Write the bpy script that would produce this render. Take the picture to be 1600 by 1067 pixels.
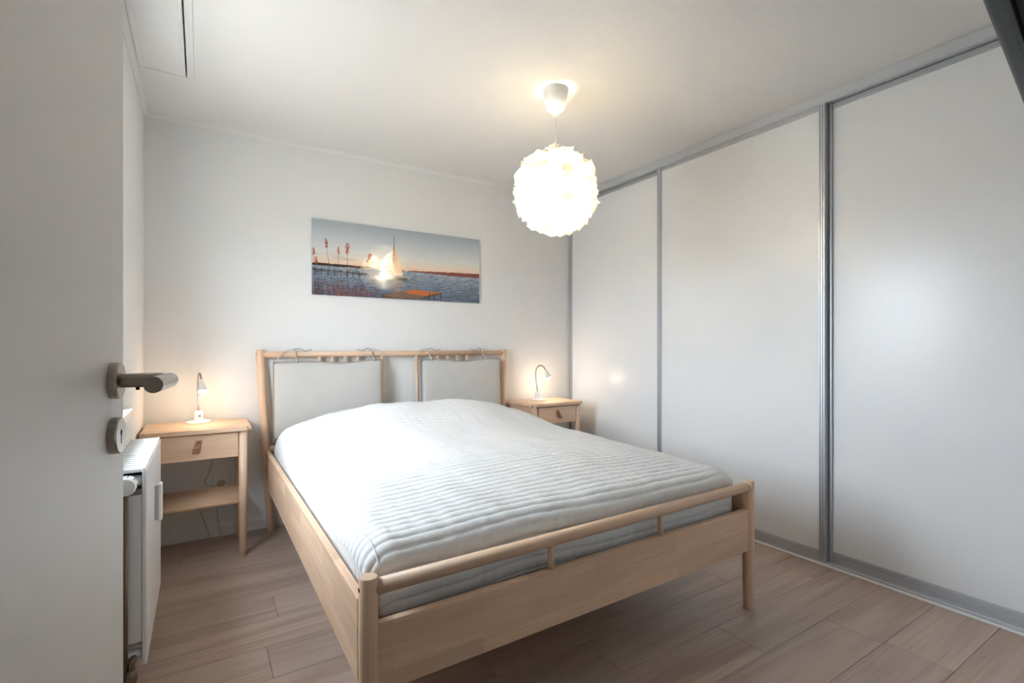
import bpy, bmesh, math, random
import numpy as np
from mathutils import Vector, Matrix
random.seed(7); np.random.seed(7)
PI = math.pi
S = bpy.context.scene
for o in list(bpy.data.objects): bpy.data.objects.remove(o)
COL = S.collection

# ---------------------------------------------------------------- camera
W, D, H, L = 2.727, 3.435, 2.444, -0.272      # wardrobe face x, back wall y, ceiling z, left wall x
NY = 0.085                                     # room side of the wall with the doorway
cam_d = bpy.data.cameras.new('camera'); cam = bpy.data.objects.new('camera', cam_d); COL.objects.link(cam)
cam.location = (0, 0, 1.13); cam.rotation_euler = (PI/2, 0, -math.radians(32.25))
cam_d.sensor_width = 36; cam_d.lens = 769.7/1600*36; cam_d.shift_y = 8.46/1600
cam_d.clip_start = 0.02
S.camera = cam
# ---------------------------------------------------------------- world, exposure
wd = bpy.data.worlds.new('world'); S.world = wd; wd.use_nodes = True
wn_ = wd.node_tree; bg = wn_.nodes['Background']; bg.inputs[1].default_value = 6.6
_tc = wn_.nodes.new('ShaderNodeTexCoord'); _sp = wn_.nodes.new('ShaderNodeSeparateXYZ'); _rp = wn_.nodes.new('ShaderNodeValToRGB')   # pale sky over duller ground
wn_.links.new(_tc.outputs['Generated'], _sp.inputs[0]); wn_.links.new(_sp.outputs[2], _rp.inputs[0]); wn_.links.new(_rp.outputs[0], bg.inputs[0])
_rp.color_ramp.elements[0].position = 0.0; _rp.color_ramp.elements[0].color = (.30, .31, .30, 1)
_rp.color_ramp.elements[1].position = .06; _rp.color_ramp.elements[1].color = (.76, .88, 1.0, 1)
S.view_settings.view_transform = 'Standard'; S.view_settings.look = 'None'
S.view_settings.gamma = 1; S.view_settings.use_curve_mapping = False
S.view_settings.exposure = 1.98
WY0, WY1, WZ0, WZ1 = 1.66, 2.52, 0.875, 2.02    # window opening in the left wall
pd = bpy.data.lights.new('window_left_offscreen', 'AREA'); pd.shape = 'RECTANGLE'; pd.size = WY1-WY0; pd.size_y = WZ1-WZ0
pd.cycles.is_portal = True
po = bpy.data.objects.new('window_left_offscreen', pd); COL.objects.link(po)
po.location = (L-0.20, (WY0+WY1)/2, (WZ0+WZ1)/2); po.rotation_euler = (PI/2, 0, -PI/2)

# ---------------------------------------------------------------- materials
def lin(c):
    return tuple(((v/255)/12.92 if v/255 <= .04045 else ((v/255+.055)/1.055)**2.4) for v in c)
def M(name, rgb, rough=.6, metal=0, spec=.5, bump=None, var=None, coat=0):
    m = bpy.data.materials.new(name); m.use_nodes = True; nt = m.node_tree; b = nt.nodes['Principled BSDF']
    c = lin(rgb)+(1,)
    b.inputs['Base Color'].default_value = c; b.inputs['Roughness'].default_value = rough
    b.inputs['Metallic'].default_value = metal; b.inputs['Specular IOR Level'].default_value = spec
    b.inputs['Coat Weight'].default_value = coat
    tc = nt.nodes.new('ShaderNodeTexCoord')
    if bump:
        n = nt.nodes.new('ShaderNodeTexNoise'); n.inputs['Scale'].default_value = bump[0]; n.inputs['Detail'].default_value = 4
        bp = nt.nodes.new('ShaderNodeBump'); bp.inputs['Strength'].default_value = bump[1]; bp.inputs['Distance'].default_value = bump[2]
        nt.links.new(tc.outputs['Object'], n.inputs['Vector']); nt.links.new(n.outputs['Fac'], bp.inputs['Height'])
        nt.links.new(bp.outputs['Normal'], b.inputs['Normal'])
    if var:
        n = nt.nodes.new('ShaderNodeTexNoise'); n.inputs['Scale'].default_value = var[0]; n.inputs['Detail'].default_value = 3
        mx = nt.nodes.new('ShaderNodeMix'); mx.data_type = 'RGBA'
        mx.inputs[6].default_value = c; mx.inputs[7].default_value = lin(var[1])+(1,)
        nt.links.new(tc.outputs['Object'], n.inputs['Vector']); nt.links.new(n.outputs['Fac'], mx.inputs[0])
        nt.links.new(mx.outputs[2], b.inputs['Base Color'])
    return m

def wood(name, c1, c2, c3, axis=0, rough=.45, staves=None, gscale=1.0, rnd=0.0):
    """grain stretched along an axis of the object; staves=(length,width) adds glued blocks"""
    m = bpy.data.materials.new(name); m.use_nodes = True; nt = m.node_tree; N = nt.nodes; K = nt.links
    b = N['Principled BSDF']; b.inputs['Roughness'].default_value = rough
    tc = N.new('ShaderNodeTexCoord'); oi = N.new('ShaderNodeObjectInfo')
    off = N.new('ShaderNodeVectorMath'); off.operation = 'SCALE'; off.inputs[0].default_value = (13.1, 7.7, 5.3)
    K.new(oi.outputs['Random'], off.inputs['Scale'])
    add = N.new('ShaderNodeVectorMath'); add.operation = 'ADD'
    K.new(tc.outputs['Object'], add.inputs[0]); K.new(off.outputs[0], add.inputs[1])
    mp = N.new('ShaderNodeMapping'); sc = [16*gscale]*3; sc[axis] = 1.3*gscale; mp.inputs['Scale'].default_value = sc
    K.new(add.outputs[0], mp.inputs[0])
    n1 = N.new('ShaderNodeTexNoise'); n1.inputs['Scale'].default_value = 1.0; n1.inputs['Detail'].default_value = 6; n1.inputs['Distortion'].default_value = 1.2
    K.new(mp.outputs[0], n1.inputs['Vector'])
    mp2 = N.new('ShaderNodeMapping'); sc2 = [170*gscale]*3; sc2[axis] = 4*gscale; mp2.inputs['Scale'].default_value = sc2
    K.new(add.outputs[0], mp2.inputs[0])
    n2 = N.new('ShaderNodeTexNoise'); n2.inputs['Scale'].default_value = 1.0; n2.inputs['Detail'].default_value = 3
    K.new(mp2.outputs[0], n2.inputs['Vector'])
    r = N.new('ShaderNodeValToRGB'); e = r.color_ramp.elements
    e[0].position = .3; e[0].color = lin(c1)+(1,); e[1].position = .7; e[1].color = lin(c2)+(1,)
    K.new(n1.outputs['Fac'], r.inputs[0])
    mx = N.new('ShaderNodeMix'); mx.data_type = 'RGBA'; mx.inputs[7].default_value = lin(c3)+(1,)
    f = N.new('ShaderNodeMapRange'); f.inputs[1].default_value = .5; f.inputs[2].default_value = .8; f.inputs[3].default_value = 0; f.inputs[4].default_value = .55
    K.new(n2.outputs['Fac'], f.inputs[0]); K.new(f.outputs[0], mx.inputs[0]); K.new(r.outputs[0], mx.inputs[6])
    out = mx.outputs[2]
    hsv = N.new('ShaderNodeHueSaturation'); K.new(out, hsv.inputs['Color'])
    if staves:
        br = N.new('ShaderNodeTexBrick'); br.inputs['Scale'].default_value = 1; br.inputs['Mortar Size'].default_value = 0
        br.inputs['Brick Width'].default_value = staves[0]; br.inputs['Row Height'].default_value = staves[1]
        br.inputs['Color1'].default_value = (0, 0, 0, 1); br.inputs['Color2'].default_value = (1, 1, 1, 1); br.offset = .37
        rot = N.new('ShaderNodeMapping')
        if axis == 0: rot.inputs['Rotation'].default_value = (-PI/2, 0, 0)
        else: rot.inputs['Rotation'].default_value = (-PI/2, 0, -PI/2)
        sw = N.new('ShaderNodeCombineXYZ'); sp = N.new('ShaderNodeSeparateXYZ'); K.new(tc.outputs['Object'], sp.inputs[0])
        K.new(sp.outputs[axis], sw.inputs[0]); K.new(sp.outputs[2], sw.inputs[1])
        K.new(sw.outputs[0], br.inputs['Vector'])
        mr = N.new('ShaderNodeMapRange'); mr.inputs[3].default_value = .84; mr.inputs[4].default_value = 1.08
        K.new(br.outputs['Color'], mr.inputs[0]); K.new(mr.outputs[0], hsv.inputs['Value'])
    elif rnd:
        mr = N.new('ShaderNodeMapRange'); mr.inputs[3].default_value = 1-rnd; mr.inputs[4].default_value = 1+rnd
        K.new(oi.outputs['Random'], mr.inputs[0]); K.new(mr.outputs[0], hsv.inputs['Value'])
    K.new(hsv.outputs[0], b.inputs['Base Color'])
    bp = N.new('ShaderNodeBump'); bp.inputs['Strength'].default_value = .12; bp.inputs['Distance'].default_value = .001
    K.new(n2.outputs['Fac'], bp.inputs['Height']); K.new(bp.outputs[0], b.inputs['Normal'])
    return m

BC = ((219, 182, 150), (232, 200, 171), (202, 160, 127))
m_wall = M('wall_paint', (236, 235, 233), .85, bump=(90, .12, .002))
m_ceil = M('ceiling_paint', (236, 234, 231), .9, bump=(140, .35, .003))
m_trim = M('trim_paint', (240, 240, 240), .45)
m_doorpaint = M('door_paint', (226, 222, 218), .45, bump=(25, .05, .002), var=(2.5, (219, 214, 211)))
m_birch_x = wood('birch_lengthwise_x', *BC, axis=0)
m_birch_y = wood('birch_lengthwise_y', *BC, axis=1)
m_birch_z = wood('birch_lengthwise_z', *BC, axis=2)
m_stave_x = wood('birch_staves_x', *BC, axis=0, staves=(.42, .06))
m_stave_y = wood('birch_staves_y', *BC, axis=1, staves=(.42, .06))
m_floor = wood('laminate_oak', (166, 143, 128), (194, 173, 158), (138, 117, 104), axis=0, rough=.42, gscale=.55, rnd=.07)
m_gap = M('floor_joint', (70, 58, 50), .8)
m_alu = M('brushed_aluminium', (196, 198, 202), .40, metal=.55, bump=(60, .03, .001))
m_alu_light = M('pale_aluminium', (205, 207, 211), .5, metal=.25)
m_dark = M('blackened_steel', (34, 34, 36), .45, metal=.6)
m_gloss = M('gloss_white_panel', (240, 241, 242), .27, spec=.5)
m_steel = M('satin_steel', (168, 158, 148), .30, metal=1, bump=(200, .04, .0005))
m_white_enamel = M('white_enamel', (238, 239, 240), .3)
m_plastic = M('white_plastic', (240, 238, 234), .4)
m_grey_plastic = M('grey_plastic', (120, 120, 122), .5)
m_pipe = M('pipe_brass_grey', (120, 105, 90), .45, metal=.6)
m_linen = M('linen_greige', (203, 199, 193), .9, bump=(420, .5, .0012), var=(9, (194, 190, 184)))
m_piping = M('linen_piping', (168, 158, 148), .9)
m_leather = M('tan_leather', (206, 148, 116), .55, bump=(120, .2, .001))
m_cable = M('cable_beige', (190, 175, 160), .5)
m_black = M('black_plastic', (14, 15, 17), .35)
m_black_back = M('charcoal_plastic', (34, 38, 43), .55)
m_screen = M('screen_black', (6, 7, 9), .08)
m_sill = M('sill_stone', (225, 218, 212), .35)

def quilt_mat():
    m = bpy.data.materials.new('quilted_cotton'); m.use_nodes = True; nt = m.node_tree; N = nt.nodes; K = nt.links
    b = N['Principled BSDF']; b.inputs['Base Color'].default_value = lin((228, 227, 225))+(1,)
    b.inputs['Roughness'].default_value = .9; b.inputs['Sheen Weight'].default_value = .15
    tc = N.new('ShaderNodeTexCoord'); mp = N.new('ShaderNodeMapping'); mp.inputs['Scale'].default_value = (95, 26, 40)
    K.new(tc.outputs['Object'], mp.inputs[0])
    n = N.new('ShaderNodeTexNoise'); n.inputs['Scale'].default_value = 1; n.inputs['Detail'].default_value = 3; K.new(mp.outputs[0], n.inputs['Vector'])
    bp = N.new('ShaderNodeBump'); bp.inputs['Strength'].default_value = .35; bp.inputs['Distance'].default_value = .003
    K.new(n.outputs['Fac'], bp.inputs['Height']); K.new(bp.outputs[0], b.inputs['Normal'])
    return m
m_quilt = quilt_mat()

def shade_mat():
    m = bpy.data.materials.new('crumpled_paper_fabric'); m.use_nodes = True; nt = m.node_tree; N = nt.nodes; K = nt.links
    for n in list(N): N.remove(n)
    o = N.new('ShaderNodeOutputMaterial'); d = N.new('ShaderNodeBsdfDiffuse'); t = N.new('ShaderNodeBsdfTranslucent'); mx = N.new('ShaderNodeMixShader')
    d.inputs[0].default_value = (.95, .93, .88, 1); t.inputs[0].default_value = (.98, .95, .88, 1); mx.inputs[0].default_value = .48
    K.new(d.outputs[0], mx.inputs[1]); K.new(t.outputs[0], mx.inputs[2]); K.new(mx.outputs[0], o.inputs[0])
    return m
m_shade = shade_mat()

def glass_mat():
    m = bpy.data.materials.new('window_glass'); m.use_nodes = True; nt = m.node_tree; N = nt.nodes; K = nt.links
    for n in list(N): N.remove(n)
    o = N.new('ShaderNodeOutputMaterial'); t = N.new('ShaderNodeBsdfTransparent'); g = N.new('ShaderNodeBsdfGlossy'); mx = N.new('ShaderNodeMixShader')
    g.inputs['Roughness'].default_value = .02; mx.inputs[0].default_value = .06
    K.new(t.outputs[0], mx.inputs[1]); K.new(g.outputs[0], mx.inputs[2]); K.new(mx.outputs[0], o.inputs[0])
    return m
m_glass = glass_mat()
def emit(name, rgb, s):
    m = bpy.data.materials.new(name); m.use_nodes = True; nt = m.node_tree
    e = nt.nodes.new('ShaderNodeEmission'); e.inputs[0].default_value = rgb+(1,); e.inputs[1].default_value = s
    nt.links.new(e.outputs[0], nt.nodes['Material Output'].inputs[0]); return m
m_bulb = emit('warm_led', (1, .84, .62), 7)
m_pbulb = emit('warm_bulb', (1, .82, .60), 12)

# ---------------------------------------------------------------- mesh helpers
def obj(name, bm, mat, parent=None, smooth=False, loc=None):
    me = bpy.data.meshes.new(name); bmesh.ops.recalc_face_normals(bm, faces=bm.faces); bm.to_mesh(me); bm.free()
    o = bpy.data.objects.new(name, me); COL.objects.link(o)
    if mat: me.materials.append(mat)
    if smooth: me.shade_smooth() if smooth is True else me.shade_auto_smooth() if hasattr(me, 'shade_auto_smooth') else None
    if loc: o.location = loc
    if parent: o.parent = parent
    return o
def smooth_angle(o, a=40):
    me = o.data; me.shade_smooth()
    bm = bmesh.new(); bm.from_mesh(me)
    for e in bm.edges:
        if len(e.link_faces) == 2 and e.calc_face_angle(0) > math.radians(a): e.smooth = False
    bm.to_mesh(me); bm.free(); return o
def box(bm, x0, x1, y0, y1, z0, z1, bev=0, seg=2):
    r = bmesh.ops.create_cube(bm, size=1); vs = r['verts']
    for v in vs:
        v.co = Vector(((x0+x1)/2+v.co.x*(x1-x0), (y0+y1)/2+v.co.y*(y1-y0), (z0+z1)/2+v.co.z*(z1-z0)))
    if bev:
        es = list({e for v in vs for e in v.link_edges})
        bmesh.ops.bevel(bm, geom=es, offset=bev, segments=seg, affect='EDGES', profile=.5)
    return bm
def B(*a, **k): return box(bmesh.new(), *a, **k)
def tube(bm, pts, rad, seg=12, cap=True):
    """swept tube through pts; rad a number or list"""
    pts = [Vector(p) for p in pts]; n = len(pts); R = rad if isinstance(rad, (list, tuple)) else [rad]*n
    rings = []; prev = None
    for i, p in enumerate(pts):
        t = (pts[min(i+1, n-1)]-pts[max(i-1, 0)]).normalized()
        if prev is None:
            a = Vector((0, 0, 1)) if abs(t.z) < .9 else Vector((1, 0, 0)); u = t.cross(a).normalized()
        else: u = (prev-t*prev.dot(t)).normalized()
        prev = u; w = t.cross(u)
        rings.append([bm.verts.new(p+(u*math.cos(2*PI*k/seg)+w*math.sin(2*PI*k/seg))*R[i]) for k in range(seg)])
    for a, b in zip(rings, rings[1:]):
        for k in range(seg): bm.faces.new((a[k], a[(k+1) % seg], b[(k+1) % seg], b[k]))
    if cap: bm.faces.new(rings[0][::-1]); bm.faces.new(rings[-1])
    return bm
def T(pts, rad, seg=12): return tube(bmesh.new(), pts, rad, seg)
def lathe(bm, prof, c=(0, 0, 0), seg=32):
    """profile [(r,z)] around z"""
    rings = [[bm.verts.new((c[0]+r*math.cos(2*PI*k/seg), c[1]+r*math.sin(2*PI*k/seg), c[2]+z)) for k in range(seg)] for r, z in prof]
    for a, b in zip(rings, rings[1:]):
        for k in range(seg): bm.faces.new((a[k], a[(k+1) % seg], b[(k+1) % seg], b[k]))
    bm.faces.new(rings[0][::-1]); bm.faces.new(rings[-1]); return bm
def spline(ctrl, n=8):
    P = [Vector(p) for p in ctrl]; P = [2*P[0]-P[1]]+P+[2*P[-1]-P[-2]]; out = []
    for i in range(1, len(P)-2):
        for k in range(n):
            t = k/n; a, b, c, d = P[i-1:i+3]
            out.append(.5*((2*b)+(c-a)*t+(2*a-5*b+4*c-d)*t*t+(3*b-a-3*c+d)*t**3))
    out.append(P[-2]); return out
def empty(name, loc=(0, 0, 0), rz=0):
    o = bpy.data.objects.new(name, None); COL.objects.link(o); o.location = loc; o.rotation_euler = (0, 0, rz); o.empty_display_size = .1; return o
def tag(o, label, cat, group=None):
    o['label'] = label; o['category'] = cat
    if group: o['group'] = group
    return o
def struct(o, label=None):
    o['kind'] = 'structure'
    if label: o['label'] = label
    return o
def copy_tree(o, parent=None):
    c = o.copy(); COL.objects.link(c); c.parent = parent
    for ch in o.children: copy_tree(ch, c)
    return c

# ================================================================ ROOM SHELL
XR, YB = 3.36, D           # wall behind the wardrobe
HY = -1.35                 # far side of the hallway behind the camera
fl = obj('floor', B(L-.02, XR, HY, YB+.02, -.06, -.0085), m_gap); struct(fl, 'grey-brown oak laminate floor of long planks')
PW, PL = .205, 1.29
k = 0
y = .8335-.205*11
while y < YB:
    ya, yb = max(y, HY), min(y+PW, YB)
    if yb-ya > .01:
        x = L-random.random()*PL
        while x < XR-.0:
            xa, xb = max(x, L), min(x+PL, XR)
            if xb-xa > .02:
                if yb < -.1 and xb > 1.6: pass
                bm = bmesh.new(); box(bm, xa+.0006, xb-.0006, ya+.0006, yb-.0006, -.008, 0)
                for e in bm.edges: pass
                top = [e for e in bm.edges if all(v.co.z > -.001 for v in e.verts)]
                bmesh.ops.bevel(bm, geom=top, offset=.0011, segments=1, affect='EDGES')
                obj('plank', bm, m_floor, fl)
            x += PL
    y += PW
hx0, hx1, hy0, hy1 = L+.028, -.060, 1.35, 2.866           # hatch opening
bm = bmesh.new()
box(bm, L-.02, hx0, HY, YB+.02, H, H+.12); box(bm, hx1+.003, XR, HY, YB+.02, H, H+.12)
box(bm, hx0, hx1+.003, HY, hy0, H, H+.12); box(bm, hx0, hx1+.003, hy1+.003, YB+.02, H, H+.12)
box(bm, hx0, hx1+.003, hy0, hy1+.003, H+.10, H+.12)
struct(obj('ceiling', bm, m_ceil), 'white finely textured ceiling')
struct(obj('wall_back', B(L-.12, XR+.1, YB, YB+.12, -.06, H), m_wall), 'white back wall behind the bed')
struct(obj('wall_right', B(XR, XR+.12, HY, YB, -.06, H), m_wall), 'white wall behind the sliding wardrobe')
# left wall with the window opening
bm = bmesh.new()
TH = .24
box(bm, L-TH, L, HY, WY0, -.06, H); box(bm, L-TH, L, WY1, YB+.12, -.06, H)
box(bm, L-TH, L, WY0, WY1, -.06, WZ0); box(bm, L-TH, L, WY0, WY1, WZ1, H)
struct(obj('wall_left', bm, m_wall), 'white side wall with the window above the radiator')
# wall with the doorway the picture is taken through
DX0, DX1 = -.215, .665
bm = bmesh.new()
box(bm, L, DX0, NY-.12, NY, -.008, H); box(bm, DX1, XR, NY-.12, NY, -.008, H); box(bm, DX0, DX1, NY-.12, NY, 2.03, H)
struct(obj('wall_front', bm, m_wall), 'white wall with the doorway')
struct(obj('wall_hall', B(L-.12, XR+.1, HY-.12, HY, -.06, H), m_wall), 'white hallway wall facing the doorway')
# door lining
bm = bmesh.new()
box(bm, DX0, DX0+.018, NY-.125, NY-.01, 0, 2.012); box(bm, DX1-.018, DX1, NY-.125, NY+.005, 0, 2.012); box(bm, DX0, DX1, NY-.125, NY-.01, 2.012, 2.03)
struct(obj('trim_1', bm, m_trim), 'white door lining')
# cornice beads
def bead(x0, y0, x1, y1, nrm, name):
    bm = bmesh.new(); prof = [(0, 0), (.022, 0), (.022, -.003), (.013, -.008), (.008, -.014), (.004, -.022), (0, -.022)]
    a = [bm.verts.new((x0+nrm[0]*p, y0+nrm[1]*p, H+q)) for p, q in prof]; b = [bm.verts.new((x1+nrm[0]*p, y1+nrm[1]*p, H+q)) for p, q in prof]
    n = len(prof)
    for i in range(n): bm.faces.new((a[i], a[(i+1) % n], b[(i+1) % n], b[i]))
    bm.faces.new(a); bm.faces.new(b[::-1])
    return struct(obj(name, bm, m_ceil), 'slim white cornice bead under the ceiling')
bead(L, D, W+.06, D, (0, -1), 'trim_2'); bead(L, NY, L, D, (1, 0), 'trim_3')
# baseboards, stepped
def baseboard(name, x0, x1, y0, y1, dx, dy):
    bm = bmesh.new()
    for off, z0, z1 in ((.016, 0, .060), (.012, .060, .071), (.008, .071, .082)):
        box(bm, min(x0, x0+dx*off), max(x1, x1+dx*off) if dx else x1, min(y0, y0+dy*off), max(y1, y1+dy*off) if dy else y1, z0, z1, bev=.0015, seg=1)
    return struct(obj(name, bm, m_trim), 'white stepped baseboard')
baseboard('baseboard_back', L, W+.03, D, D, 0, -1)
baseboard('baseboard_left', L, L, NY, D-.017, 1, 0)
# window in the left wall (hidden from here by the open door, lights the room)
wn = empty('window_1', (L-.12, WY0, WZ0)); struct(wn, 'white framed window above the radiator')
def lb(x0, x1, y0, y1, z0, z1, **k):   # box given in world, made local to the window
    return B(x0-(L-.12), x1-(L-.12), y0-WY0, y1-WY0, z0-WZ0, z1-WZ0, **k)
fx0, fx1 = L-.15, L-.09
for a in ((WY0, WY0+.06, WZ0, WZ1), (WY1-.06, WY1, WZ0, WZ1), (WY0+.06, WY1-.06, WZ0, WZ0+.06), (WY0+.06, WY1-.06, WZ1-.06, WZ1)):
    obj('window_frame', lb(fx0, fx1, *a, bev=.004), m_white_enamel, wn)
obj('pane', lb(L-.124, L-.118, WY0+.055, WY1-.055, WZ0+.055, WZ1-.055), m_glass, wn)
obj('window_handle', T([(.035, .03, .50), (.075, .03, .50), (.078, .03, .49), (.078, .03, .38)], .009, 10), m_white_enamel, wn, True)
sl = obj('trim_4', B(L-.20, L+.034, WY0-.06, WY1+.085, WZ0-.035, WZ0, bev=.004), m_sill); struct(sl, 'pale window sill over the radiator')

# ================================================================ DOOR
PHI = math.radians(7)
dr = empty('door_1', (-.205, .098, 0), -PHI); struct(dr, 'white flush door standing open with steel lever handle')
DWID = .86; DT = .04
# local: y along the leaf from the hinge, x = room side normal; leaf occupies x in [-DT,0]
leaf = obj('leaf', B(-DT, 0, 0, DWID, .008, 1.985, bev=.002, seg=1), m_doorpaint, dr)
by = DWID-.058
def ycyl(y, z, x0, x1, r, bevel=.002, seg=36):
    bm = bmesh.new(); lathe(bm, [(r, 0), (r, (x1-x0)-bevel), (r-bevel, x1-x0)], seg=seg)
    bmesh.ops.transform(bm, matrix=Matrix.Translation((x0, y, z)) @ Matrix.Rotation(PI/2, 4, 'Y'), verts=bm.verts); return bm
hz, kz = 1.082, 1.004
ro = obj('rosette', ycyl(by, hz, 0, .011, .026), m_steel, dr); smooth_angle(ro)
ko = obj('key_rosette', ycyl(by, kz, 0, .011, .026), m_steel, dr); smooth_angle(ko)
bm = ycyl(by, kz+.004, -.030, .020, .0045, .0002, 20); cut1 = obj('cut', bm, None, dr)
cut2 = obj('cut', B(-.030, .020, by-.002, by+.002, kz-.012, kz+.003), None, dr)
for tgt in (ko, leaf):                       # drill the keyhole through rosette and leaf
    for c in (cut1, cut2):
        md = tgt.modifiers.new('drill', 'BOOLEAN'); md.operation = 'DIFFERENCE'; md.object = c; md.solver = 'EXACT'
    bpy.context.view_layer.update()
    me = bpy.data.meshes.new_from_object(tgt.evaluated_get(bpy.context.evaluated_depsgraph_get()))
    tgt.modifiers.clear(); tgt.data = me
for c in (cut1, cut2): bpy.data.objects.remove(c)
nx = .071
bm = bmesh.new()
pts = [(.010, by, hz), (nx-.014, by, hz)]+[(nx-.014+.014*math.sin(t), by-.014+.014*math.cos(t), hz) for t in (.35, .75, 1.15, PI/2)]+[(nx, by-.118, hz)]
tube(bm, pts, .0105, 24)
smooth_angle(obj('lever_handle', bm, m_steel, dr), 50)
obj('set_screw', T([(.030, by, hz-.014), (.030, by, hz-.009)], .0025, 8), m_dark, dr)
obj('latch_bolt', B(-.026, -.014, DWID-.001, DWID+.011, hz+.008, hz+.026, bev=.001, seg=1), m_alu, dr)
obj('lock_plate', B(-.030, -.010, DWID, DWID+.0006, hz-.13, hz+.06), m_alu, dr)

# ================================================================ SLIDING WARDROBE
wr = empty('sliding_wardrobe', (W, D, 0)); tag(wr, 'built-in wardrobe with three tall glossy white sliding doors in aluminium frames', 'wardrobe')
def wl(x0, x1, y0, y1, z0, z1, **k): return B(x0-W, x1-W, y0-D, y1-D, z0, z1, **k)
Y0W = NY+.005
bm = wl(W-.004, W+.10, Y0W, D-.001, H-.046, H-.001); box(bm, -.001, .012, Y0W-D, -.001, H-.052, H-.046)
obj('top_track', bm, m_alu_light, wr)
bm = wl(W-.012, W+.10, Y0W, D-.017, .0, .006, bev=.001, seg=1)
obj('floor_strip', bm, m_plastic, wr)
bm = bmesh.new()
for xx in (.004, .040, .076): box(bm, xx, xx+.004, Y0W-D, -.018, .006, .016)
obj('bottom_track', bm, m_alu, wr)
def slide(y0, y1, x, flip=False):
    """one sliding door between y0<y1 whose face lies at x"""
    p = wl(x+.006, x+.016, y0+.02, y1-.02, .06, H-.075); d = obj('door', p, m_gloss, wr)
    SW = .030
    for a in (y0, y1-SW):
        bm = bmesh.new()
        # ribbed grip profile
        for q0, q1, dx in ((0, .008, -.010), (.008, .012, -.002), (.012, .022, -.007), (.022, .025, -.001), (.025, .030, -.006)):
            box(bm, x-W+dx, x-W+.026, a-D+q0, a-D+q1, .016, H-.050)
        obj('stile', bm, m_alu, d)
    bm = bmesh.new()
    for z0, z1, dx in ((.014, .044, 0), (.044, .048, .004), (.048, .060, -.001), (.060, .066, .003)):
        box(bm, x-W+dx, x-W+.024, y0+SW-D, y1-SW-D, z0, z1)
    obj('bottom_rail', bm, m_alu, d)
    bm = bmesh.new()
    for z0, z1, dx in ((H-.078, H-.066, .001), (H-.066, H-.062, .004), (H-.062, H-.052, 0)):
        box(bm, x-W+dx, x-W+.024, y0+SW-D, y1-SW-D, z0, z1)
    obj('top_rail', bm, m_alu, d)
    return d
slide(2.372, D-.002, W+.046)
slide(1.292, 2.402, W+.010)
slide(Y0W+.003, 1.306, W+.046)
obj('carcass_panel', wl(W+.085, W+.09, Y0W, D-.001, .016, H-.05), m_trim, wr)

# ================================================================ BED
bed = empty('bed', (0, 0, 0)); tag(bed, 'birch double bed with round posts, spindle headboard and low railed footboard', 'bed')
FLx, FRx, FYl, FYr = .357, 2.010, 1.245, 1.262
def foot_post(x, y):
    bm = bmesh.new(); lathe(bm, [(.0195, 0), (.0215, .004), (.0235, .20), (.0245, .40), (.0240, .546), (.0222, .5505)], (x, y, 0), 32)
    return smooth_angle(obj('post', bm, m_birch_z, bed), 50)
pFL = foot_post(FLx, FYl); pFR = foot_post(FRx, FYr)
for p, (x, y), s in ((pFL, (FLx, FYl), -1), (pFR, (FRx, FYr), 1)):
    obj('bolt_head', T([(x+s*.0232, y, .522), (x+s*.0246, y, .522)], .006, 12), m_dark, p)
RLf, RLt = Vector((.362, 3.345, 0)), Vector((.306, 3.392, 1.112))
RRf, RRt = Vector((2.005, 3.345, 0)), Vector((2.058, 3.392, 1.112))
for a, b, s in ((RLf, RLt, -1), (RRf, RRt, 1)):
    zs = [0, .004, .25, .5, .8, 1.106, 1.112]; rr = [.018, .020, .0235, .025, .0245, .0235, .0215]
    p = obj('post', T([a.lerp(b, z/1.112) for z in zs], rr, 28), m_birch_z, bed); smooth_angle(p, 50)
    for z in (1.085, .56):
        c = a.lerp(b, z/1.112); obj('bolt_head', T([c+Vector((s*.0228, -.003, 0)), c+Vector((s*.0248, -.003, 0))], .005, 12), m_dark, p)
# foot rail, its two spindles and panel
def fy(x): return FYl+(FYr-FYl)*(x-FLx)/(FRx-FLx)
obj('foot_rail', T([(FLx, FYl, .520), (FRx, FYr, .524)], .0205, 24), m_birch_x, bed, True)
for x in (.934, 1.446):
    obj('spindle', T([(x, fy(x), .425), (x, fy(x), .51)], .0115, 16), m_birch_z, bed, True)
bm = B(FLx+.015, FRx-.015, FYl-.012, FYl+.012, .252, .430, bev=.003)
for v in bm.verts: v.co.y += fy(v.co.x)-FYl
obj('foot_panel', bm, m_stave_x, bed)
# side rails
obj('side_rail', B(.333, .357, FYl+.015, 3.36, .285, .495, bev=.003), m_stave_y, bed)
obj('side_rail', B(2.008, 2.032, FYr+.015, 3.36, .285, .495, bev=.003), m_stave_y, bed)
# headboard rails and spindles
def hb(x, z):  # point in the leaning headboard plane
    t = z/1.112; return Vector((x, RLf.y+(RLt.y-RLf.y)*t, z))
obj('headboard_rail', T([hb(.312, 1.083), hb(2.052, 1.083)], .0195, 24), m_birch_x, bed, True)
obj('headboard_lower_rail', T([hb(.34, .50), hb(2.03, .50)], .020, 20), m_birch_x, bed, True)
for x in (.652, .733, .817, .900, 1.067, 1.321, 1.482, 1.565, 1.647, 1.729):
    r = .0135 if x in (1.067, 1.321) else .0105
    obj('spindle', T([hb(x, .50), hb(x, 1.078)], r, 14), m_birch_z, bed, True)
# slatted base and mattress under the quilt
bm = bmesh.new(); box(bm, .362, 2.003, 1.30, 3.30, .30, .33); obj('slat_base', bm, m_birch_y, bed)
mt = obj('mattress', B(.412, 1.954, 1.352, 3.215, .331, .500, bev=.05, seg=4), m_plastic); tag(mt, 'white mattress lying in the bed frame under the quilt', 'mattress')

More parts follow.
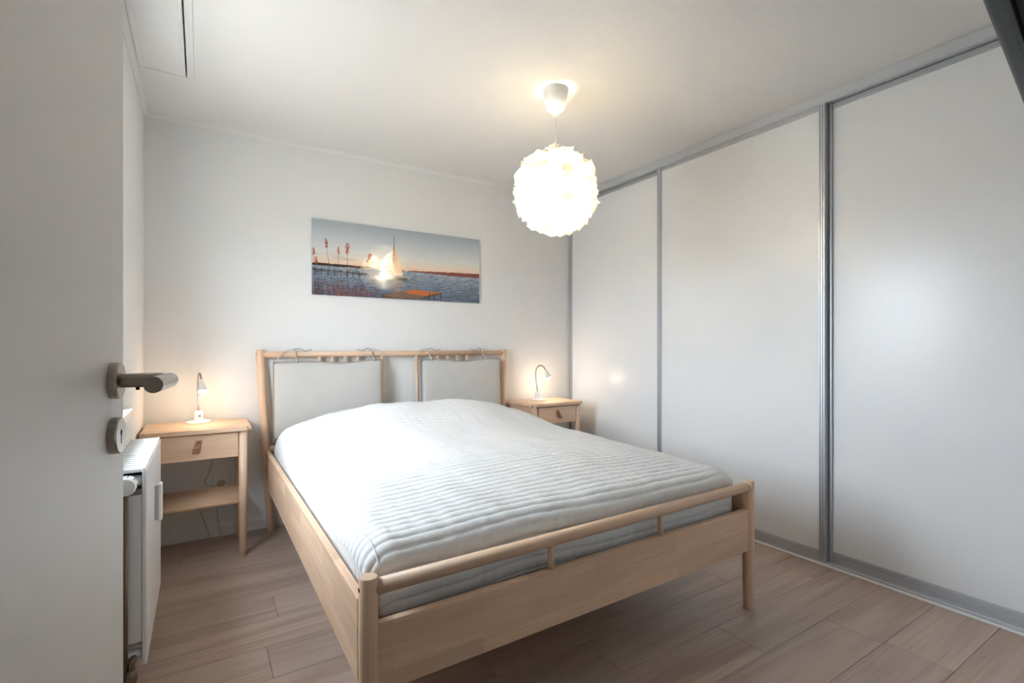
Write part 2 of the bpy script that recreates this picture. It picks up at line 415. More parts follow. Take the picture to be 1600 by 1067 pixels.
# ---------------------------------------------------------------- quilt
def quilt():
    X0, X1, Y0, Y1 = .370, 1.996, 1.300, 3.238
    R = .075
    rs = {s: np.random.RandomState(s).rand(64, 64) for s in (1, 2, 3, 4)}
    def nz(x, y, sx, sy, seed):
        g = rs[seed]; xi, yi = x*sx, y*sy; i = np.floor(xi).astype(int); j = np.floor(yi).astype(int); fx = xi-i; f2 = yi-j
        fx = fx*fx*(3-2*fx); f2 = f2*f2*(3-2*f2)
        return (g[i % 64, j % 64]*(1-fx)+g[(i+1) % 64, j % 64]*fx)*(1-f2)+(g[i % 64, (j+1) % 64]*(1-fx)+g[(i+1) % 64, (j+1) % 64]*fx)*f2-.5
    # arc-length style parameters: skirt | rounded top | skirt
    SK = .13
    na, nb = 230, 640
    a = np.linspace(-SK, (X1-X0)+SK, na); b = np.linspace(-SK-.03, (Y1-Y0)+.10, nb)
    A, Bv = np.meshgrid(a, b, indexing='ij')
    cx = np.clip(A, 0, X1-X0); cy = np.clip(Bv, 0, Y1-Y0)
    X = X0+cx; Y = Y0+cy
    ov = np.maximum(np.maximum(-A, A-(X1-X0)), np.maximum(-Bv, Bv-(Y1-Y0))).clip(0)
    # mattress-top height with the pillows' hump at the head and the duvets' swell
    u = (X-X0)/(X1-X0); v = (Y-Y0)/(Y1-Y0)
    def bump_(c, w, t): return np.exp(-((t-c)/w)**2)
    hump = .165*np.where(v < .82, bump_(.82, .185, v), bump_(.82, .30, v))
    across = np.clip(np.sin(np.clip((u-.0)/1.0, 0, 1)*PI), 0, 1)**.55
    across = across*(1-.10*bump_(.50, .10, u))
    top = .590+hump*across+.045*across*(1-v)*np.clip(v*4, 0, 1)+.030*across*np.clip(v*3, 0, 1)
    top = top+.016*nz(X, Y, 3.1, 3.1, 1)*np.clip(v*6, 0, 1)+.008*nz(X, Y, 8, 5, 2)
    # rounded edges
    dx = np.minimum(cx, (X1-X0)-cx); dy = cy; dyb = (Y1-Y0)-cy
    def rnd(d, r): q = np.clip(1-d/r, 0, 1); return r*(1-np.sqrt(np.clip(1-q*q, 0, 1)))
    drop = rnd(dx, .085)*.95+rnd(dy, .085)*.75+rnd(dyb, .06)
    Z = top-np.minimum(drop, .11)
    # inset so that corners round off in plan
    cr = .07
    ex = np.clip(cr-dx, 0, cr); ey = np.clip(cr-dy, 0, cr); rr = np.sqrt(ex**2+ey**2)
    pull = np.clip(rr-cr, 0, None)
    sgn = np.where(cx < (X1-X0)/2, 1, -1)
    X = X+sgn*pull*.7; Y = Y+pull*.7
    # skirts
    Z = Z-ov
    left = (A < 0); right = A > (X1-X0); front = Bv < 0
    X = X+np.where(left, .006*nz(Y, Z, 7, 3, 3), 0)
    Y = Y+np.where(front, .010*nz(X, Z, 6, 4, 3)+.010, 0)
    X = X+np.where(left, .010, 0)-np.where(right, .010, 0)
    floor_z = np.where(front & ~left & ~right, .405, .440)
    Z = np.maximum(Z, floor_z)
    # quilting: rows of stitches across the bed, gently wavering, with gathered puffs between
    s = .036
    P0 = np.stack([X, Y, Z], -1)[na//3:2*na//3]
    arc = np.concatenate([[0], np.cumsum(np.linalg.norm(np.diff(P0, axis=1), axis=-1).mean(0))])
    ph = (arc[None, :]+.010*nz(X, Bv, 2.2, 1.5, 4)*2+.004*nz(X, Bv, 9, 3, 2))/s
    fr = ph-np.floor(ph); puff = np.clip(np.sin(PI*fr), 0, 1)**.4
    gather = nz(X, Bv, 60, 10, 2)*.0036+nz(X, Bv, 24, 8, 3)*.0030
    amp = .0080*puff*(1+.5*nz(X, Bv, 12, 6, 1))+gather*puff
    # surface normals for the displacement
    P = np.stack([X, Y, Z], -1); du = np.gradient(P, axis=0); dv = np.gradient(P, axis=1); Nn = np.cross(du, dv)
    ln = np.linalg.norm(Nn, axis=-1, keepdims=True); Nn = np.where(ln > 1e-9, Nn/np.maximum(ln, 1e-9), np.array([0, 0, 1.]))
    P = P+Nn*amp[..., None]
    me = bpy.data.meshes.new('quilt'); idx = np.arange(na*nb).reshape(na, nb)
    F = np.stack([idx[:-1, :-1], idx[1:, :-1], idx[1:, 1:], idx[:-1, 1:]], -1).reshape(-1, 4)
    me.from_pydata(P.reshape(-1, 3).tolist(), [], F.tolist()); me.shade_smooth(); me.materials.append(m_quilt)
    o = bpy.data.objects.new('quilt', me); COL.objects.link(o)
    ia = int(round((SK+.035)/(a[1]-a[0])))
    sel = [P[ia, j]+Nn[ia, j]*.0015 for j in range(nb) if -SK-.02 < b[j] < .16][::3]
    obj('corner_seam', T(sel, .0022, 6), m_quilt, o, True)
    return tag(o, 'white quilted bedspread with crosswise stitched rows spread over the bed', 'bedspread')
quilt()

# ---------------------------------------------------------------- headboard cushions
def cushion(name, x0, x1, z0, z1, label, ties):
    root = empty(name, ((x0+x1)/2, 3.318, z0)); tag(root, label, 'cushion')
    w, h_ = (x1-x0), (z1-z0); nx_, nz_ = 44, 30; bm = bmesh.new(); G = {}
    for side in (-1, 1):
        for i in range(nx_+1):
            for j in range(nz_+1):
                u, v = i/nx_*2-1, j/nz_*2-1
                if side == 1 and (abs(u) == 1 or abs(v) == 1): G[side, i, j] = G[-1, i, j]; continue
                e = (max(0, 1-u**4)*max(0, 1-v**4))**.45
                th = .034*e+.004*math.sin(3*u+2*v+x0*9)*e
                sag = -.010*(1-u*u)*(v > 0)*v-.006*math.sin(5*u+x0)*max(v, 0)
                X = u*w/2*(1-.012*(1-v*v)*0-.02*(1-abs(v))*0); Z = h_/2+v*h_/2+sag
                lean = (Z-h_/2)*.042
                G[side, i, j] = bm.verts.new((X, side*th+lean, Z))
    for side in (-1, 1):
        for i in range(nx_):
            for j in range(nz_):
                f = [G[side, i, j], G[side, i+1, j], G[side, i+1, j+1], G[side, i, j+1]]
                bm.faces.new(f if side == -1 else f[::-1])
    cv = obj('cover', bm, m_linen, root, True)
    # piping round the edge
    ring = [(-w/2, z) for z in np.linspace(0, h_, 14)]+[(x, h_-.010*(1-(2*x/w)**2)-.006*math.sin(5*2*x/w+x0)) for x in np.linspace(-w/2, w/2, 24)[1:-1]]+[(w/2, z) for z in np.linspace(h_, 0, 14)]
    obj('piping', T([(x, (z-h_/2)*.042-.002, z) for x, z in ring], .0032, 6), m_piping, cv, True)
    ox, oz = (x0+x1)/2, z0
    for tx, kind in ties:
        rail = Vector((tx-ox, hb(tx, 1.083).y-3.318, 1.083-z0)); R = .0272
        loop = [rail+Vector((.004*math.sin(t), -R*math.sin(t), R*math.cos(t))) for t in np.linspace(.0, 2*PI, 14)]
        base = Vector((tx-ox, .010, h_-.008))
        pts = [base, base+Vector((.002, -.02, .012))]+[rail+Vector((0.006, -R*math.sin(t), R*math.cos(t))) for t in np.linspace(1.9, -2.6, 13)]+[rail+Vector((.002, -.012, -.036)), base+Vector((-.004, .004, .0))]
        t_ = obj('tie', T(spline(pts, 3), .0034, 6), m_linen, root, True)
        kn = rail+Vector((0, -.006, R+.004))
        bm = bmesh.new(); bmesh.ops.create_icosphere(bm, subdivisions=2, radius=.0075)
        bmesh.ops.transform(bm, matrix=Matrix.Translation(kn), verts=bm.verts); obj('knot', bm, m_linen, t_, True)
        s = kind
        obj('tie_end', T(spline([kn, kn+Vector((s*.05, -.022, -.008)), kn+Vector((s*.085, -.030, -.035)), kn+Vector((s*.112, -.030, -.085 if kind < 0 else -.05))], 6), .0028, 6), m_linen, t_, True)
        obj('tie_end', T(spline([kn, kn+Vector((-s*.03, -.016, .006)), kn+Vector((-s*.06, -.020, -.010)), kn+Vector((-s*.10, -.018, .000))], 6), .0026, 6), m_piping, t_, True)
    return root
cushion('headboard_cushion', .372, 1.048, .560, 1.042, 'grey linen headboard cushion tied to the rail beside the nightstand by the radiator', ((.50, -1), (.985, 1)))
cushion('headboard_cushion', 1.335, 1.985, .560, 1.040, 'grey linen headboard cushion tied to the rail beside the nightstand by the wardrobe', ((1.40, -1), (1.845, 1)))

# ================================================================ NIGHTSTANDS
def nightstand(x0, yf, label, ang):
    """x0 = left end of the top, yf = front edge"""
    r = empty('nightstand', (x0+.245, yf+.20, 0)); tag(r, label, 'nightstand', 'birch nightstands on both sides of the bed')
    TW, TD, TZ = .49, .40, .700
    bm = bmesh.new(); box(bm, -TW/2, TW/2, -TD/2, TD/2, TZ-.022, TZ)
    ve = [e for e in bm.edges if abs(e.verts[0].co.z-e.verts[1].co.z) > .01]; bmesh.ops.bevel(bm, geom=ve, offset=.022, segments=5, affect='EDGES')
    he = [e for e in bm.edges if abs(e.verts[0].co.z-e.verts[1].co.z) < .001 and len(e.link_faces) == 2 and e.calc_face_angle(0) > 1]
    bmesh.ops.bevel(bm, geom=he, offset=.003, segments=2, affect='EDGES')
    obj('top', bm, m_birch_x, r)
    lx, ly = .205, .165
    for sx in (-1, 1):
        for sy in (-1, 1):
            obj('leg', T([(sx*lx, sy*ly, z) for z in (0, .003, .3, .678)], [.0165, .0185, .0195, .0205], 20), m_birch_z, r, True)
    for sx in (-1, 1): obj('side_panel', B(sx*lx-.008, sx*lx+.008, -ly, ly, .545, .678), m_birch_y, r)
    obj('back_panel', B(-lx, lx, ly-.008, ly+.008, .545, .678), m_birch_x, r)
    d = obj('drawer', B(-lx+.023, lx-.023, -ly-.012, -ly+.010, .541, .672, bev=.002, seg=1), m_birch_x, r)
    # leather strap pull, folded over a stud
    def sp(u, v, q): return (u*math.cos(ang)+v*math.sin(ang)*-1, -ly-.012-q, .628+v*math.cos(ang)+u*math.sin(ang)*-1*0)
    bm = bmesh.new()
    path = [(0.016, .0015), (0.002, .0030), (-.026, .011), (-.046, .0115), (-.052, .0080), (-.048, .0050), (-.02, .0035), (0.0, .0015)]
    prev = None
    for v, q in path:
        a, b = bm.verts.new(sp(-.0150, v, q)), bm.verts.new(sp(.0150, v, q))
        if prev: bm.faces.new((prev[0], prev[1], b, a))
        prev = (a, b)
    bmesh.ops.solidify(bm, geom=bm.faces[:], thickness=.0022)
    stp = obj('strap_handle', bm, m_leather, d)
    c = sp(0, .004, .003); obj('stud', T([(c[0], c[1]+.002, c[2]), (c[0], c[1]-.0015, c[2])], .0045, 14), m_steel, stp)
    for sx in (-1, 1): obj('shelf_bearer', B(sx*lx-.007, sx*lx+.007, -ly, ly, .272, .292), m_birch_y, r)
    for i in range(7):
        y_ = -ly+.004+i*(2*ly-.008)/6
        obj('shelf_rod', T([(-lx, y_, .296), (lx, y_, .296)], .0135, 12), m_birch_x, r, True)
    return r
nightstand(-.258, 3.006, 'birch nightstand with leather drawer pull between the radiator and the bed', -.28)
nightstand(2.084, 3.006, 'birch nightstand with leather drawer pull between the bed and the wardrobe', .30)

# ---------------------------------------------------------------- gooseneck lamps
def lamp(x, y, yaw, label):
    r = empty('table_lamp', (x, y, .7005), yaw); tag(r, label, 'lamp', 'small gooseneck table lamps on the nightstands')
    bm = bmesh.new(); lathe(bm, [(.062, 0), (.064, .003), (.063, .008), (.055, .011), (.02, .012)], seg=40); smooth_angle(obj('base', bm, m_plastic, r), 35)
    bm = bmesh.new(); lathe(bm, [(.024, .011), (.0235, .040), (.0215, .060), (.019, .066), (.008, .068)], seg=28); bd = smooth_angle(obj('body', bm, m_plastic, r), 35)
    obj('switch', T([(.0, -.0215, .040), (.0, -.0260, .040)], .0065, 16), m_grey_plastic, bd)
    # neck leaves the body, rises and curls over toward local -y
    pts = spline([(0, .004, .064), (0, .012, .13), (0, .020, .205), (0, .012, .255), (0, -.016, .280), (0, -.046, .268), (0, -.060, .245)], 8)
    obj('gooseneck', T(pts, .0048, 10), m_steel, r, True)
    e = Vector((0, -.060, .247)); d = Vector((0, -.42, -.9)).normalized()
    bm = bmesh.new(); lathe(bm, [(.007, 0), (.010, .016), (.0175, .046), (.0225, .070), (.0205, .070), (.013, .042)], seg=24)
    q = d.to_track_quat('Z', 'Y').to_matrix().to_4x4()
    bmesh.ops.transform(bm, matrix=Matrix.Translation(e) @ q, verts=bm.verts); sh = smooth_angle(obj('lamp_head', bm, m_plastic, r), 40)
    bm = bmesh.new(); bmesh.ops.create_uvsphere(bm, u_segments=16, v_segments=10, radius=.0165)
    c = e+d*.074; bmesh.ops.transform(bm, matrix=Matrix.Translation(c), verts=bm.verts); obj('bulb', bm, m_bulb, sh, True)
    ld = bpy.data.lights.new('lamp_light', 'POINT'); ld.energy = .42; ld.color = (1, .76, .50); ld.shadow_soft_size = .035
    lo = bpy.data.objects.new('lamp_light', ld); COL.objects.link(lo); lo.parent = r; lo.location = e+d*.105
    return r
lamp(-.012, 3.315, math.radians(12), 'white gooseneck lamp, lit, on the nightstand by the radiator')
lamp(2.308, 3.262, math.radians(72), 'white gooseneck lamp, lit, on the nightstand by the wardrobe')

# ---------------------------------------------------------------- socket and cables
ox, oz = .100, .315
so = empty('wall_socket', (ox, D, oz)); tag(so, 'white square wall socket under the nightstand with a plug in it', 'socket')
obj('cover_frame', B(-.041, .041, -.010, 0, -.041, .041, bev=.003), m_plastic, so)
obj('insert', B(-.028, .028, -.0125, -.009, -.028, .028, bev=.001, seg=1), m_plastic, so)
bm = bmesh.new(); lathe(bm, [(.020, 0), (.0205, .003), (.018, .003), (.017, -.001)], seg=28)
bmesh.ops.transform(bm, matrix=Matrix.Translation((0, -.0125, 0)) @ Matrix.Rotation(PI/2, 4, 'X'), verts=bm.verts); obj('well', bm, m_cable, so)
lc = empty('lamp_cable', (0, D-.03, .30)); tag(lc, 'thin beige lamp cable hanging behind the nightstand to the wall socket', 'cable')
def lp(*p): return [(x, y-(D-.03), z-.30) for x, y, z in p]
pl = obj('plug', T(lp((ox, D-.014, oz), (ox, D-.022, oz), (ox, D-.045, oz-.004)), [.0175, .0175, .011], 20), m_cable, lc)
obj('cord', T(spline(lp((-.012, 3.386, .7050), (-.006, 3.402, .7055), (.002, 3.4125, .700), (.010, 3.4135, .685), (.030, 3.416, .64), (.045, 3.418, .55), (.055, 3.412, .46), (.040, 3.405, .39), (.018, 3.40, .340), (.045, 3.378, .3190), (.085, 3.372, .3175), (.112, 3.380, .3195), (.122, 3.388, .330), (.112, 3.392, .324), (ox, D-.043, oz-.002)), 6), .0028, 8), m_cable, lc, True)
lc2 = obj('floor_cable', T(spline([(-.03, 3.408, .30), (-.005, 3.41, .17), (.030, 3.405, .06), (.050, 3.38, .006), (.085, 3.36, .004), (.100, 3.37, .010), (.085, 3.40, .10), (.075, 3.41, .26)], 8), .0026, 8), m_cable, None, True)
tag(lc2, 'thin beige cable looping down to the floor under the nightstand shelf', 'cable')

# ================================================================ RADIATOR
rx0, rx1, ry0, ry1, rz0, rz1 = L+.030, -.140, 1.865, 2.475, .162, .762
ra = empty('radiator', (rx1, ry0, 0)); tag(ra, 'white flat panel radiator with slotted top grille under the window', 'radiator')
def rl(x0, x1, y0, y1, z0, z1, **k): return B(x0-rx1, x1-rx1, y0-ry0, y1-ry0, z0, z1, **k)
obj('front_panel', rl(rx1-.012, rx1, ry0, ry1, rz0, rz1-.008, bev=.003), m_white_enamel, ra)
obj('back_panel', rl(rx0, rx0+.012, ry0+.005, ry1-.005, rz0+.02, rz1-.02, bev=.003), m_white_enamel, ra)
# end cover leaves the connection at the top open
obj('side_cover', rl(rx0+.020, rx1-.013, ry0+.004, ry0+.008, rz0+.072, rz1-.082), m_white_enamel, ra)
obj('side_cover', rl(rx0, rx1-.013, ry1-.008, ry1-.004, rz0+.02, rz1-.012), m_white_enamel, ra)
obj('header_pipe', T([(rx0+.01-rx1, .022, rz1-.040), (-.014, .022, rz1-.040)], .017, 16), m_white_enamel, ra, True)
obj('header_pipe', T([(rx0+.01-rx1, .022, rz0+.030), (-.014, .022, rz0+.030)], .015, 16), m_white_enamel, ra, True)
fins = bmesh.new()
for i in range(16): box(fins, rx0+.014-rx1, -.014, .03+i*.036, .031+i*.036, rz0+.05, rz1-.07)
obj('convector_fins', fins, m_alu_light, ra)
gt = obj('top_grille', rl(rx0-.002, rx1-.006, ry0+.002, ry1-.002, rz1-.012, rz1-.007), m_white_enamel, ra)
obj('grille_rim', rl(rx1-.010, rx1-.004, ry0, ry1, rz1-.012, rz1, bev=.001, seg=1), m_white_enamel, gt)
obj('grille_rim', rl(rx0-.002, rx0+.004, ry0, ry1, rz1-.012, rz1, bev=.001, seg=1), m_white_enamel, gt)
for i in range(17):
    obj('grille_bar', rl(rx0+.004, rx1-.010, ry0+.004+i*.0365, ry0+.026+i*.0365, rz1-.007, rz1-.002, bev=.001, seg=1), m_white_enamel, gt)
# thermostat valve and pipes at the near end
vz = rz1-.040
bm = bmesh.new(); lathe(bm, [(.014, 0), (.022, .006), (.0265, .018), (.0265, .052), (.024, .060), (.010, .064)], seg=28)
bmesh.ops.transform(bm, matrix=Matrix.Translation((-.047, -.004, vz)) @ Matrix.Rotation(PI/2, 4, 'X'), verts=bm.verts)
tv = smooth_angle(obj('thermostat_head', bm, m_plastic, ra), 40)
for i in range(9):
    t = i*2*PI/9; obj('slot_shade', T([(-.047+.0262*math.cos(t), -.026, vz+.0262*math.sin(t)), (-.047+.0262*math.cos(t), -.050, vz+.0262*math.sin(t))], .0018, 6), m_grey_plastic, tv)  # raised bars whose grey paints in the shade of the head's open slits
obj('valve_body', T([(-.047, .02, vz), (-.047, -.006, vz)], .012, 14), m_steel, ra, True)
obj('valve_elbow', T([(-.047, -.004, vz-.004), (-.052, -.010, vz-.030)], .010, 14), m_steel, ra, True)
obj('supply_pipe', T([(-.052, -.010, vz-.028), (-.054, -.012, .0)], .0085, 14), m_pipe, ra, True)
obj('return_pipe', T(spline([(-.030, .022, rz0+.026), (-.034, -.002, rz0+.024), (-.037, -.010, rz0+.00), (-.038, -.010, .0)], 5), .0085, 14), m_pipe, ra, True)
obj('lockshield_valve', T([(-.038, -.010, rz0-.05), (-.038, -.010, rz0-.025), (-.038, -.010, rz0+.0)], [.013, .017, .012], 14), m_pipe, ra, True)
for yy in (.10, .50): obj('wall_bracket', rl(L+.001, rx0+.002, ry0+yy, ry0+yy+.03, rz0+.05, rz1-.05), m_white_enamel, ra)
hc = empty('heat_meter', (rx1, 2.17, .577)); tag(hc, 'slim white heat cost meter clipped on the radiator front', 'heat meter')
obj('back_plate', B(-.001, .010, -.018, .018, -.062, .062), m_alu, hc); obj('cover', B(.010, .022, -.020, .020, -.066, .066, bev=.004), m_plastic, hc)

# ================================================================ PICTURE
def picture():
    x0, x1, z0, z1 = .611, 1.852, 1.473, 1.972
    r = empty('wall_picture', ((x0+x1)/2, D, (z0+z1)/2)); tag(r, 'glossy panoramic print of a sailing boat on a lake above the headboard', 'picture')
    w, h_ = x1-x0, z1-z0
    obj('panel', B(-w/2, w/2, -.018, -.004, -h_/2, h_/2, bev=.001, seg=1), m_alu_light, r)
    obj('hanger', B(-.3, .3, -.004, 0, .05, .12), m_alu, r)
    nu, nv = 560, 226
    U, V = np.meshgrid(np.linspace(0, 1, nu), np.linspace(0, 1, nv), indexing='ij')
    rs = np.random.RandomState(3)
    def noise(sx, sy, seed):
        g = np.random.RandomState(seed).rand(256, 256); xi, yi = U*sx, V*sy; i = np.floor(xi).astype(int); j = np.floor(yi).astype(int); a = xi-i; b = yi-j
        a = a*a*(3-2*a); b = b*b*(3-2*b)
        return (g[i % 256, j % 256]*(1-a)+g[(i+1) % 256, j % 256]*a)*(1-b)+(g[i % 256, (j+1) % 256]*(1-a)+g[(i+1) % 256, (j+1) % 256]*a)*b
    hz_ = .400+.018*U
    C = np.zeros((nu, nv, 3))
    t = np.clip((V-hz_)/(1-hz_), 0, 1)[..., None]
    stops = [(0, (240, 200, 170)), (.10, (238, 216, 194)), (.30, (226, 224, 218)), (.62, (202, 207, 210)), (1, (168, 178, 185))]
    for (a, ca), (b, cb) in zip(stops, stops[1:]):
        k = np.clip((t-a)/(b-a), 0, 1); C = np.where(t >= a, np.array(ca)*(1-k)+np.array(cb)*k, C)
    cl = np.clip(noise(7, 26, 5)*.6+noise(15, 50, 6)*.4-.55, 0, 1)*3*np.clip(1-abs(t[..., 0]-.18)/.2, 0, 1)
    C = C*(1-.35*cl[..., None])+np.array((168, 140, 140))*.35*cl[..., None]
    # water
    dep = np.clip((hz_-V)/hz_, 0, 1)
    rip = noise(34, 150, 8)*.5+noise(80, 210, 9)*.5
    wc = np.array((150, 160, 170))*(1-dep[..., None])+np.array((84, 96, 114))*dep[..., None]
    wc = wc*(.62+.75*rip[..., None])
    C = np.where((V < hz_)[..., None], wc, C)
    def paint(mask, col, a=1.0):
        nonlocal C
        m_ = np.clip(mask, 0, 1)[..., None]*a; C = C*(1-m_)+np.array(col)*m_
    # far shores
    paint((V > hz_-.012) & (V < hz_+.016-.012*U+.010*noise(40, 1, 11)) & (U < .50), (70, 58, 52))
    paint((V > hz_-.022*np.clip((U-.5)*3, 0, 1)) & (V < hz_+.006+.035*np.clip((U-.52)*2, 0, 1)+.008*noise(60, 1, 12)) & (U > .53), (128, 66, 54))
    def seg(ax, ay, bx, by_, wd, col, a=1.0):
        px, py = (U-ax)*2.49, V-ay; qx, qy = (bx-ax)*2.49, by_-ay; l2 = qx*qx+qy*qy
        tt = np.clip((px*qx+py*qy)/l2, 0, 1); d_ = np.sqrt((px-tt*qx)**2+(py-tt*qy)**2); paint(np.clip((wd-d_)/.004+.5, 0, 1), col, a)
    def poly(pts, col, a=1.0):
        ins = np.zeros(U.shape, bool); n = len(pts)
        for i in range(n):
            (xa, ya), (xb, yb) = pts[i], pts[(i+1) % n]
            c_ = ((ya > V) != (yb > V)) & (U < (xb-xa)*(V-ya)/((yb-ya) if yb != ya else 1e-9)+xa); ins ^= c_
        paint(ins.astype(float), col, a)
    # pier
    seg(0, .335, .30, .318, .006, (52, 44, 44)); seg(.0, .31, .26, .300, .003, (60, 50, 48))
    for i in range(9): seg(.015+i*.033, .35, .015+i*.033, .262, .004, (48, 40, 40))
    # boat and sails
    poly([(.442, .33), (.4425, .80), (.425, .33)], (150, 112, 88), .75)
    poly([(.4445, .34), (.4445, .78), (.470, .62), (.492, .42), (.497, .335)], (226, 190, 150))
    poly([(.446, .36), (.446, .70), (.462, .56), (.466, .36)], (186, 146, 116), .6)
    seg(.4425, .28, .4450, .90, .0035, (70, 54, 50))
    poly([(.395, .318), (.405, .272), (.515, .262), (.525, .305)], (66, 50, 44)); seg(.40, .322, .52, .312, .004, (190, 150, 120))
    for i in range(16):
        yv = .25-i*.012; o_ = rs.uniform(-.012, .012); seg(.44+o_, yv, .495+o_*2, yv, .003, (214, 160, 128), .7)
    # jetty
    poly([(.365, .035), (.560, .150), (.742, .128), (.742, .098), (.625, .030), (.50, .0), (.37, .0)], (96, 74, 62))
    poly([(.50, .110), (.560, .150), (.742, .128), (.635, .062), (.54, .085)], (196, 110, 58)); poly([(.375, .045), (.50, .110), (.54, .085), (.635, .062), (.60, .02), (.45, .01)], (128, 100, 78))
    for xx, y1 in ((.735, .0), (.69, .02), (.662, .0)): seg(xx, .11, xx, y1, .006, (52, 34, 30))
    # reeds
    for i in range(150):
        bx = rs.uniform(.0, .34)**1.0; hgt = rs.uniform(.05, .20)*(1.25-bx*1.6); seg(bx, 0, bx+rs.uniform(-.02, .02), hgt, .0016, ((150, 84, 70), (190, 110, 88), (92, 58, 54))[i % 3], .8)
    for bx, tx, ty, big in ((.115, .068, .70, 1), (.130, .135, .62, .8), (.185, .180, .66, 1.3), (.20, .305, .57, 1.2), (.02, .006, .58, .8), (.04, .018, .46, .8), (.30, .22, .42, .5), (.09, .20, .36, .4)):
        seg(bx, 0, bx*.3+tx*.7, ty*.68, .0022, (104, 62, 54)); seg(bx*.3+tx*.7, ty*.68, tx, ty, .0018, (120, 70, 58))
        for i in range(22):
            q = rs.rand(); cx, cy = tx+(bx-tx)*.12*q+rs.normal(0, .0035*big), ty+.055*big-.11*big*q
            seg(cx, cy, cx+rs.uniform(-.006, .010)*big, cy-.022*big, .0035*big, ((176, 82, 58), (120, 66, 56), (205, 104, 70))[i % 3], .85)
    C = np.clip(C, 0, 255)/255; Cl = np.where(C <= .04045, C/12.92, ((C+.055)/1.055)**2.4)
    P = np.stack([(U-.5)*(w-.002), np.full(U.shape, -.0185), (V-.5)*(h_-.002)], -1).reshape(-1, 3)
    idx = np.arange(nu*nv).reshape(nu, nv); F = np.stack([idx[:-1, :-1], idx[1:, :-1], idx[1:, 1:], idx[:-1, 1:]], -1).reshape(-1, 4)
    me = bpy.data.meshes.new('print'); me.from_pydata(P.tolist(), [], F.tolist())
    ca = me.color_attributes.new('ink', 'FLOAT_COLOR', 'POINT'); ca.data.foreach_set('color', np.concatenate([Cl.reshape(-1, 3), np.ones((nu*nv, 1))], 1).ravel().astype(np.float32))
    m = bpy.data.materials.new('acrylic_print'); m.use_nodes = True; nt = m.node_tree; b = nt.nodes['Principled BSDF']
    at = nt.nodes.new('ShaderNodeVertexColor'); at.layer_name = 'ink'; nt.links.new(at.outputs[0], b.inputs['Base Color'])
    b.inputs['Roughness'].default_value = .07; b.inputs['Specular IOR Level'].default_value = .9
    me.materials.append(m); o = bpy.data.objects.new('print', me); COL.objects.link(o); o.parent = r
picture()

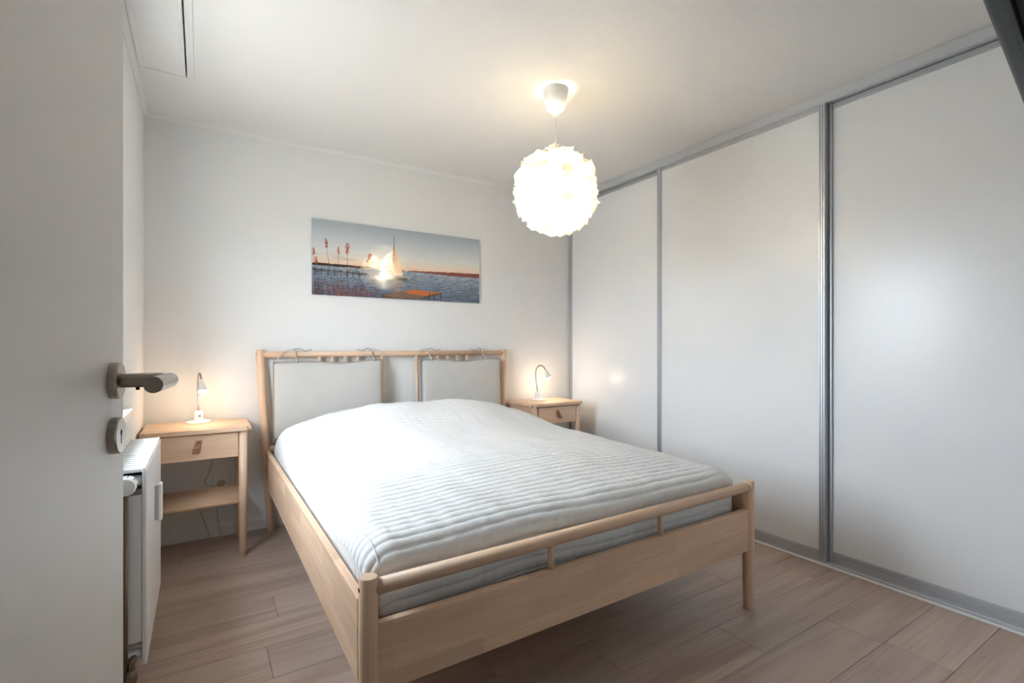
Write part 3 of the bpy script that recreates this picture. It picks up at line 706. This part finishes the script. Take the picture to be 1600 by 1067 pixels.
# ================================================================ PENDANT
def pendant():
    cx, cy, cz = 1.533, 2.011, 1.922
    r = empty('pendant_lamp', (cx, cy, H)); tag(r, 'lit pendant lamp with crumpled white ruffle globe shade on a white ceiling cup', 'lamp')
    bm = bmesh.new(); lathe(bm, [(.065, -.001), (.0655, -.006), (.062, -.030), (.054, -.068), (.043, -.098), (.030, -.112), (.010, -.117)], seg=40)
    smooth_angle(obj('ceiling_cup', bm, m_plastic, r), 40)
    obj('cord_grip', T([(0, 0, -.115), (0, 0, -.132)], .007, 14), m_plastic, r, True)
    obj('cord', T([(0, 0, -.12), (0, 0, cz-H+.06)], .0035, 10), m_plastic, r, True)
    sk = obj('lamp_holder', T([(0, 0, cz-H+.08), (0, 0, cz-H+.03)], [.014, .019], 18), m_plastic, r, True)
    bm = bmesh.new(); bmesh.ops.create_uvsphere(bm, u_segments=20, v_segments=14, radius=.032); bmesh.ops.transform(bm, matrix=Matrix.Translation((0, 0, cz-H)), verts=bm.verts)
    obj('bulb', bm, m_pbulb, sk, True)
    # inner globe
    rs = np.random.RandomState(5)
    bm = bmesh.new(); bmesh.ops.create_icosphere(bm, subdivisions=4, radius=.165)
    for v in bm.verts:
        n = v.co.normalized(); v.co = n*(.165+.008*math.sin(9*n.x+4*n.z)*math.cos(8*n.y-3*n.z))
    top = [f for f in bm.faces if f.calc_center_median().z > .1665]; bmesh.ops.delete(bm, geom=top, context='FACES')
    bmesh.ops.transform(bm, matrix=Matrix.Translation((0, 0, cz-H)), verts=bm.verts)
    sh = obj('lamp_shade', bm, m_shade, r, True)
    # ruffled strips standing on the globe
    N = 210; bm = bmesh.new(); c0 = Vector((0, 0, cz-H))
    for i in range(N):
        z = 1-2*(i+.5)/N
        if z > .965: continue
        q = math.sqrt(1-z*z); a = i*2.399963; n = Vector((q*math.cos(a), q*math.sin(a), z))
        t = n.cross(Vector(rs.normal(size=3))).normalized(); s = n.cross(t)
        ln = rs.uniform(.040, .062); ht = rs.uniform(.042, .068); wv = rs.uniform(1.5, 3.2); p0 = rs.uniform(0, 6.28); lean = rs.uniform(-.35, .35)
        nu, nv = 13, 5; g = []
        for iu in range(nu):
            u = iu/(nu-1)*2-1; row = []
            for iv in range(nv):
                v = iv/(nv-1); am = .005+.017*v
                off = s*(am*math.sin(wv*PI*u+p0)+lean*v*ht)+t*(u*ln*(1+.35*v)+.006*v*math.sin(7*u+p0))
                edge = .007*v*math.sin(11*u+2*p0)+.004*v*math.sin(23*u+p0)
                p = n*.160+off; p = p.normalized()*(.160+(ht+edge)*v*(1-.25*u*u)); row.append(bm.verts.new(c0+p))
            g.append(row)
        for iu in range(nu-1):
            for iv in range(nv-1): bm.faces.new((g[iu][iv], g[iu+1][iv], g[iu+1][iv+1], g[iu][iv+1]))
    rf = obj('ruffles', bm, m_shade, sh, True); rf['kind'] = 'stuff'
    ld = bpy.data.lights.new('pendant_light', 'POINT'); ld.energy = 115; ld.color = (1, .90, .77); ld.shadow_soft_size = .05
    lo = bpy.data.objects.new('pendant_light', ld); COL.objects.link(lo); lo.parent = r; lo.location = (0, 0, cz-H-.05)
pendant()

# ================================================================ CEILING HATCH
ht = empty('ceiling_hatch', (-.16, 2.10, H)); tag(ht, 'white access hatch with a thin dark gap in the ceiling by the window wall', 'hatch')
def hl(x0, x1, y0, y1, z0, z1, **k): return B(x0+.16, x1+.16, y0-2.10, y1-2.10, z0, z1, **k)
obj('panel', hl(hx0, hx1-.003, hy0+.004, hy1-.006, -.007, -.002, bev=.001, seg=1), m_ceil, ht)
obj('inner_panel', hl(hx0+.02, hx1-.016, hy0+.02, hy1-.03, -.0085, -.006, bev=.001, seg=1), m_ceil, ht)
for a in ((hx1+.003, hx1+.032, hy0-.03, hy1+.032), (hx0, hx1+.003, hy1+.003, hy1+.032), (hx0, hx1+.003, hy0-.03, hy0)):
    obj('frame', hl(*a, -.005, 0, bev=.002), m_ceil, ht)

# ================================================================ TELEVISION on a bracket over the doorway wall
tv = empty('television', (1.47, .330, 1.750), math.radians(6.8)); tag(tv, 'black flat television on a wall bracket seen from behind and below', 'television')
tl = math.radians(-8)
def tb(x0, x1, y0, y1, z0, z1, **k):
    bm = B(x0, x1, y0, y1, z0, z1, **k); bmesh.ops.transform(bm, matrix=Matrix.Rotation(tl, 4, 'X'), verts=bm.verts); return bm
obj('bezel', tb(-.50, .50, -.030, 0, 0, .58, bev=.008, seg=3), m_black, tv)
obj('screen', tb(-.488, .488, -.001, .0012, .014, .568), m_screen, tv)
obj('back_cover', tb(-.47, .47, -.062, -.028, .030, .55, bev=.014, seg=3), m_black_back, tv)
obj('bracket_plate', tb(-.11, .11, -.075, -.060, .18, .40), m_black, tv)
obj('bracket_arm', T([(0, -.075, .27), (0.02, -.235, .27)], .022, 12), m_black, tv)
